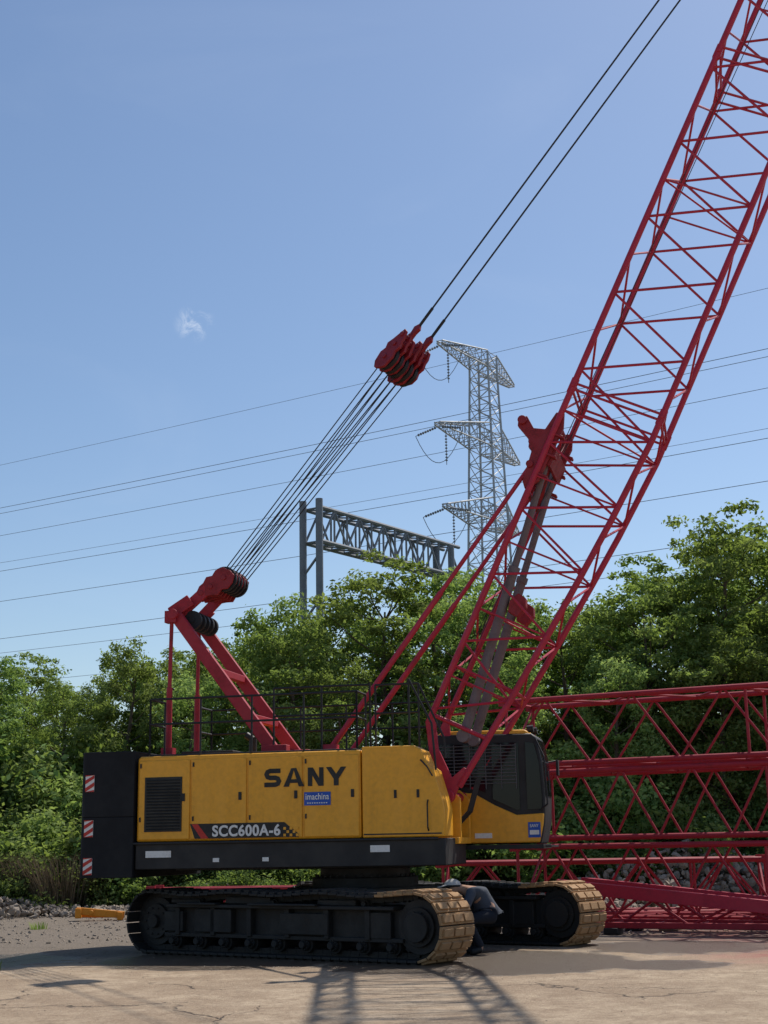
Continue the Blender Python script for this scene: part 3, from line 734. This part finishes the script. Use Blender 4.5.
TV=[make_tree(1,8,2.7,.9,29,'leaf',.085,700),make_tree(2,8,2.5,1.0,27,'leaf2',.08,730),make_tree(3,8,3.0,1.2,31,'leaf',.085,620),
    make_tree(4,8,2.3,.6,25,'leaf2',.075,820),make_tree(5,8,3.2,1.8,38,'leaf2',.085,480,.45,.31,.65)]
def put_tree(v,x,y,top,wid=1,rot=None,label='',grp='broadleaf trees on the bank'):
    tm,me,h=TV[v]; z=bank_z(x,y); s=(top-z)/h
    E=empty('tree',(x,y,z),(0,0,rot if rot is not None else random.uniform(0,6.28))); E.scale=(s*wid,s*wid,s)
    tag(E,label,'tree',grp); link(tm,'trunk',E); link(me,'crown',E)
T=[(0,-13.2,46,8.0),(2,-11.4,49,7.0),(3,-10.3,45,7.0),(1,-8.4,46,8.0),(0,-7.2,48,8.0),(2,-5.7,47,8.0),(3,-5.9,43,6.8),
   (1,-3.7,45,9.1),(3,-2.7,43.5,8.4),(1,-2.0,49,9.7),(4,-.2,46,10.4),(1,1.6,48,10.6),(4,2.8,45,9.4),(0,4.4,48,9.6),
   (2,5.6,45,9.0),(1,7.0,47,9.0),(4,8.2,44,9.3),(4,9.4,46,10.3),(4,10.9,45,11.5),(1,12.3,47,11.5),(4,13.8,44,11.2),(0,15.5,47,11.5),
   (2,-15.5,47,8.6),(0,-18,46,8.5),(1,-21,49,9),(2,-25,47,9),(1,18,46,11),(4,21,48,11.5),(0,25,47,11),
   (3,-1.3,42.5,7.0),(3,3.6,42,7.2),(3,6.6,42,7.0),(0,9.8,42,7.6),(3,12.5,42,8.0),(2,-9.2,51,8.0),(4,-13.5,53,8.4),(2,3,54,10.0),(0,8.5,54,10.2),(2,-4,54,9.6),(4,13,54,11.6)]
LB={0:'dense rounded green broadleaf tree on the bank',1:'light green broadleaf tree on the bank',2:'spreading green tree on the bank',3:'small bushy light green tree on the bank',4:'tall feathery light green tree on the bank'}
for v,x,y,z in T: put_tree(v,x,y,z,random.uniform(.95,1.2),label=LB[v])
SV=[]
for sd_,mt in((11,'leaf'),(12,'leaf2'),(13,'leaf')):
    r=random.Random(sd_); cl=[]
    for i in range(20):
        a=r.uniform(0,6.28); q=r.uniform(0,1.0); cl.append(((math.cos(a)*q,math.sin(a)*q,r.uniform(.15,1.3)*(1.1-q*.6)),r.uniform(.16,.45),r.uniform(.1,.85)))
    SV.append(foliage_mesh('shrub',cl,2400,.045,mt,sd_,.8))
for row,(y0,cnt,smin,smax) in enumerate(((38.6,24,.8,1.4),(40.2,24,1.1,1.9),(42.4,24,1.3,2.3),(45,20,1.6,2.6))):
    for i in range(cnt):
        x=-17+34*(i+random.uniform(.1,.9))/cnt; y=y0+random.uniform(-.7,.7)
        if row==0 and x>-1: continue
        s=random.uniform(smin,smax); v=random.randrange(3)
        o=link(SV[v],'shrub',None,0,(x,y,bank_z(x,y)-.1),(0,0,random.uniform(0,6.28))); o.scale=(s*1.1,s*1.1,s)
        tag(o,'light green wild shrub on the bank' if v==1 else 'green wild shrub on the bank','shrub','wild shrubs on the bank')
def grass_mesh(name,n,rad_,h,w,lean,mat,seed):
    r=np.random.default_rng(seed); V=[];F=[];T=[]
    for i in range(n):
        a=r.uniform(0,6.28); q=rad_*r.random()**.6; p=np.array([math.cos(a)*q,math.sin(a)*q,0]); hh=h*r.uniform(.55,1.1)
        d=np.array([math.cos(a),math.sin(a),0])*lean*r.uniform(.3,1.2)*hh; sd=np.array([-math.sin(a+.7),math.cos(a+.7),0])*w
        pts=[p,p+d*.25+[0,0,hh*.5],p+d*.6+[0,0,hh*.88],p+d*1.1+[0,0,hh]]; b0=len(V)
        for j,t in enumerate(pts): ww=sd*(1-j/3.2); V+= [t-ww,t+ww]
        for j in range(3): F.append((b0+2*j,b0+2*j+1,b0+2*j+3,b0+2*j+2)); T.append(r.random())
    me=bpy.data.meshes.new(name); me.from_pydata([tuple(v) for v in V],[],F)
    at=me.attributes.new('tint','FLOAT','FACE'); at.data.foreach_set('value',T); me.materials.append(M[mat]); return me
rm=grass_mesh('reed_clump',700,.8,1.5,.018,.75,'reed',5)
for x,y,s in((-8.5,38.4,1.0),(-9.3,39.0,.9),(-7.9,39.2,.85)):
    o=link(rm,'reed_clump',None,0,(x,y,bank_z(x,y)),(0,0,random.uniform(0,6))); o.scale=(s,s,s); tag(o,'clump of dry brown reed grass beside the rubble','plant','reed clumps')
wm=grass_mesh('weeds',60,.18,.16,.008,.5,'leaf2',9)
for x,y in((-5.6,20.6),(-5.9,21.1),(-7.4,31),(-3.5,33.5)):
    o=link(wm,'weed_tuft',None,0,(x,y,0)); tag(o,'small green weed tuft in the concrete','plant','weed tufts')

# ================================================================== pylon, gantry, wires
PY=MB(); ax=Vector((.5,.866,0)); lx=Vector((.866,-.5,0)); Cn=Vector((9.0,119.5,0))
def hw(z): return 3.4-2.0*min(1,z/24) if z<24 else 1.4-.5*min(1,(z-24)/18)
lv_=[0,7,13,18,21,23,24.8,26.6,28.3,29.7,31,32.3,33.6,35,36.3,37.6,38.9,40.2,41.4,42.6,43.7]
def cn(z,i,j): return Cn+ax*hw(z)*i+lx*hw(z)*j+Vector((0,0,z))
for z0,z1 in zip(lv_[:-1],lv_[1:]):
    for i in(-1,1):
        for j in(-1,1): PY.tube(cn(z0,i,j),cn(z1,i,j),.1,5)
    for f in(((-1,-1),(1,-1)),((1,-1),(1,1)),((1,1),(-1,1)),((-1,1),(-1,-1))):
        a,c=f; PY.tube(cn(z0,*a),cn(z1,*c),.04,4); PY.tube(cn(z0,*c),cn(z1,*a),.04,4); PY.tube(cn(z1,*a),cn(z1,*c),.04,4)
PYO=tag(PY.obj('transmission_tower','galv'),'tall galvanised steel lattice transmission tower with cross arms','tower')
def arm(z,dz,sgn,L,n=7,ins=True):
    k=MB(); tipp=Cn+ax*sgn*L+Vector((0,0,z+.1)); 
    root=[cn(z,sgn,-1),cn(z,sgn,1),cn(z+dz,sgn,-1),cn(z+dz,sgn,1)]
    ends=[tipp+lx*.25*(-1 if i%2==0 else 1)+Vector((0,0,.2 if i>1 else 0)) for i in range(4)]
    for q,e in zip(root,ends): k.tube(q,e,.07,5)
    for t0 in range(n):
        a=t0/n; c=(t0+1)/n
        P=[q.lerp(e,a) for q,e in zip(root,ends)]; Q=[q.lerp(e,c) for q,e in zip(root,ends)]
        for (m1,m2) in((0,1),(2,3),(0,2),(1,3)):
            k.tube(Q[m1],Q[m2],.035,4); k.tube(P[m1],Q[m2],.035,4)
    k.obj('cross_arm','galv',PYO)
    if ins:
        a=Cn+ax*sgn*L*.97+Vector((0,0,z))
        for q_ in(-1,1):
            k=MB(); e=a+lx*q_*2.2-Vector((0,0,.5))
            for j in range(8): p=a.lerp(e,.15+j*.1); k.tube(p,p+(e-a).normalized()*.1,.11,8)
            k.tube(a,e,.03,4); k.obj('insulator','gantryg',PYO)
        k=MB(); pts=[a+lx*(t*2.2)-Vector((0,0,.5+2.6*(1-t*t))) for t in np.linspace(-1,1,13)]
        k.path(pts,.03,4); k.obj('jumper_cable','wire',PYO)
        k=MB(); a2=a-ax*sgn*1.2
        for j in range(9): k.tube(a2-Vector((0,0,.5+j*.26)),a2-Vector((0,0,.58+j*.26)),.1,8)
        k.tube(a2,a2-Vector((0,0,3.0)),.03,4); k.obj('insulator','gantryg',PYO)
for z,L in((28.3,8.0),(35,9.0),(42.3,8.2)):
    for s in(-1,1): arm(z,2.1 if z<40 else 1.5,s,L if s<0 else L*.72,ins=(s<0))
lineA=Vector((-40.4,145,0)); ld=Vector((68.8,-45,0)); ax0=Vector((.547,.837,0))
def wire(Hz,off=0,r=.035,sag=1.6,label='thin grey overhead power line crossing the sky'):
    a=lineA-ld*1.2+ax0*off; c=lineA+ld*1.9+ax0*off; k=MB(); pts=[]
    for i in range(25):
        t=i/24; z=Hz+1.6-sag*4*t*(1-t)+sag*.85; p=a.lerp(c,t); p.z=z; pts.append(p)
    k.path(pts,r,5); tag(k.obj('power_line','wire'),label,'cable','overhead power lines')
for Hz,off,r in((40.8,2,.018),(35.3,0,.026),(34.9,.6,.024),(32.3,0,.022),(28.5,0,.025),(25.3,0,.025),(21.4,0,.025),(33.4,14,.02),(22.6,14,.024),(19,14,.022)):
    wire(Hz,off,r)
A=Vector((-3.1,60.5,0)); B=Vector((4.6,71.5,0)); dd=(B-A).normalized(); pp=Vector((-dd.y,dd.x,0))*.45
zt=16.0; zb2=14.5; Lg=(B-A).length-2.2
k=MB()
for s in(-1,1):
    for z in(zt,zb2): k.tube(A+pp*s+Vector((0,0,z)),A+dd*Lg+pp*s+Vector((0,0,z)),.09,6)
n=12
for i in range(n):
    a=A+dd*Lg*i/n; c=A+dd*Lg*(i+1)/n
    for s in(-1,1):
        z0,z1=(zt,zb2) if i%2 else (zb2,zt)
        k.tube(a+pp*s+Vector((0,0,z0)),c+pp*s+Vector((0,0,z1)),.055,5); k.tube(a+pp*s+Vector((0,0,zt)),a+pp*s+Vector((0,0,zb2)),.05,5)
    for z in(zt,zb2): k.tube(a+pp+Vector((0,0,z)),a-pp+Vector((0,0,z)),.05,5); k.tube(a+pp+Vector((0,0,z)),c-pp+Vector((0,0,z)),.04,5)
GT=tag(k.obj('truss_gantry','gantryg'),'grey steel truss gantry on twin posts above the trees','gantry')
for base_,hh_ in((A,.35),(A+dd*(Lg-.6),-.1)):
    for s in(-1,1):
        k=MB(); q=base_+pp*s*1.0-dd*.15; k.tube(q,q+Vector((0,0,zt+hh_)),.16,12); k.obj('post','gantryg',GT)
    for z in(3,6,9,11,13):
        k=MB(); k.tube(base_+pp-dd*.15+Vector((0,0,z)),base_-pp-dd*.15+Vector((0,0,z+.9)),.06,5); k.obj('post_brace','gantryg',GT)

# ================================================================== light, sky, camera
sv=Vector((.45,.5,1)).normalized(); elev=math.asin(sv.z); azs=math.atan2(.45,.5)
sd=bpy.data.lights.new('sun','SUN'); sd.energy=4.6; sd.angle=rad(.5); sd.color=(1,.94,.85)
so=bpy.data.objects.new('sun',sd); COL.objects.link(so); so.rotation_euler=sv.to_track_quat('Z','Y').to_euler(); so.location=(20,20,60)
W=bpy.data.worlds.new('World'); S.world=W; W.use_nodes=True; nt=W.node_tree; bg=nt.nodes['Background']
sk=N(nt,'ShaderNodeTexSky'); sk.sky_type='NISHITA'; sk.sun_disc=False; sk.sun_elevation=elev; sk.sun_rotation=azs
sk.air_density=1.0; sk.dust_density=.8; sk.ozone_density=2.0; sk.altitude=50
hs=N(nt,'ShaderNodeHueSaturation'); hs.inputs['Saturation'].default_value=1.06; nt.links.new(sk.outputs[0],hs.inputs['Color'])
tc=N(nt,'ShaderNodeTexCoord').outputs['Generated']
ds=N(nt,'ShaderNodeVectorMath',operation='DISTANCE'); nt.links.new(tc,ds.inputs[0]); ds.inputs[1].default_value=(-.129,.926,.354)
mk=ramp(nt,ds.outputs['Value'],.002,.016,1,0)
cf=math_(nt,'MULTIPLY',mk,ramp(nt,noise(nt,tc,70,7,.7,.5),.44,.7,0,.75))
mp=N(nt,'ShaderNodeMapping'); mp.inputs['Scale'].default_value=(2,2,7); nt.links.new(tc,mp.inputs[0])
haze=ramp(nt,noise(nt,mp.outputs[0],1.6,6,.55,.8),.5,.85,0,.08)
c=mixc(nt,math_(nt,'MAXIMUM',cf,haze),hs.outputs[0],(6.2,6.9,8.0))
nt.links.new(c,bg.inputs['Color']); bg.inputs['Strength'].default_value=.122
cd=bpy.data.cameras.new('camera'); co=bpy.data.objects.new('camera',cd); COL.objects.link(co)
cd.sensor_fit='VERTICAL'; cd.sensor_height=24; cd.lens=33.28; cd.clip_end=4000; cd.clip_start=.1
co.matrix_world=Matrix.Translation((0,0,1.6))@Matrix.Rotation(rad(90+13.2),4,'X')@Matrix.Rotation(rad(-1.0),4,'Z')
S.camera=co
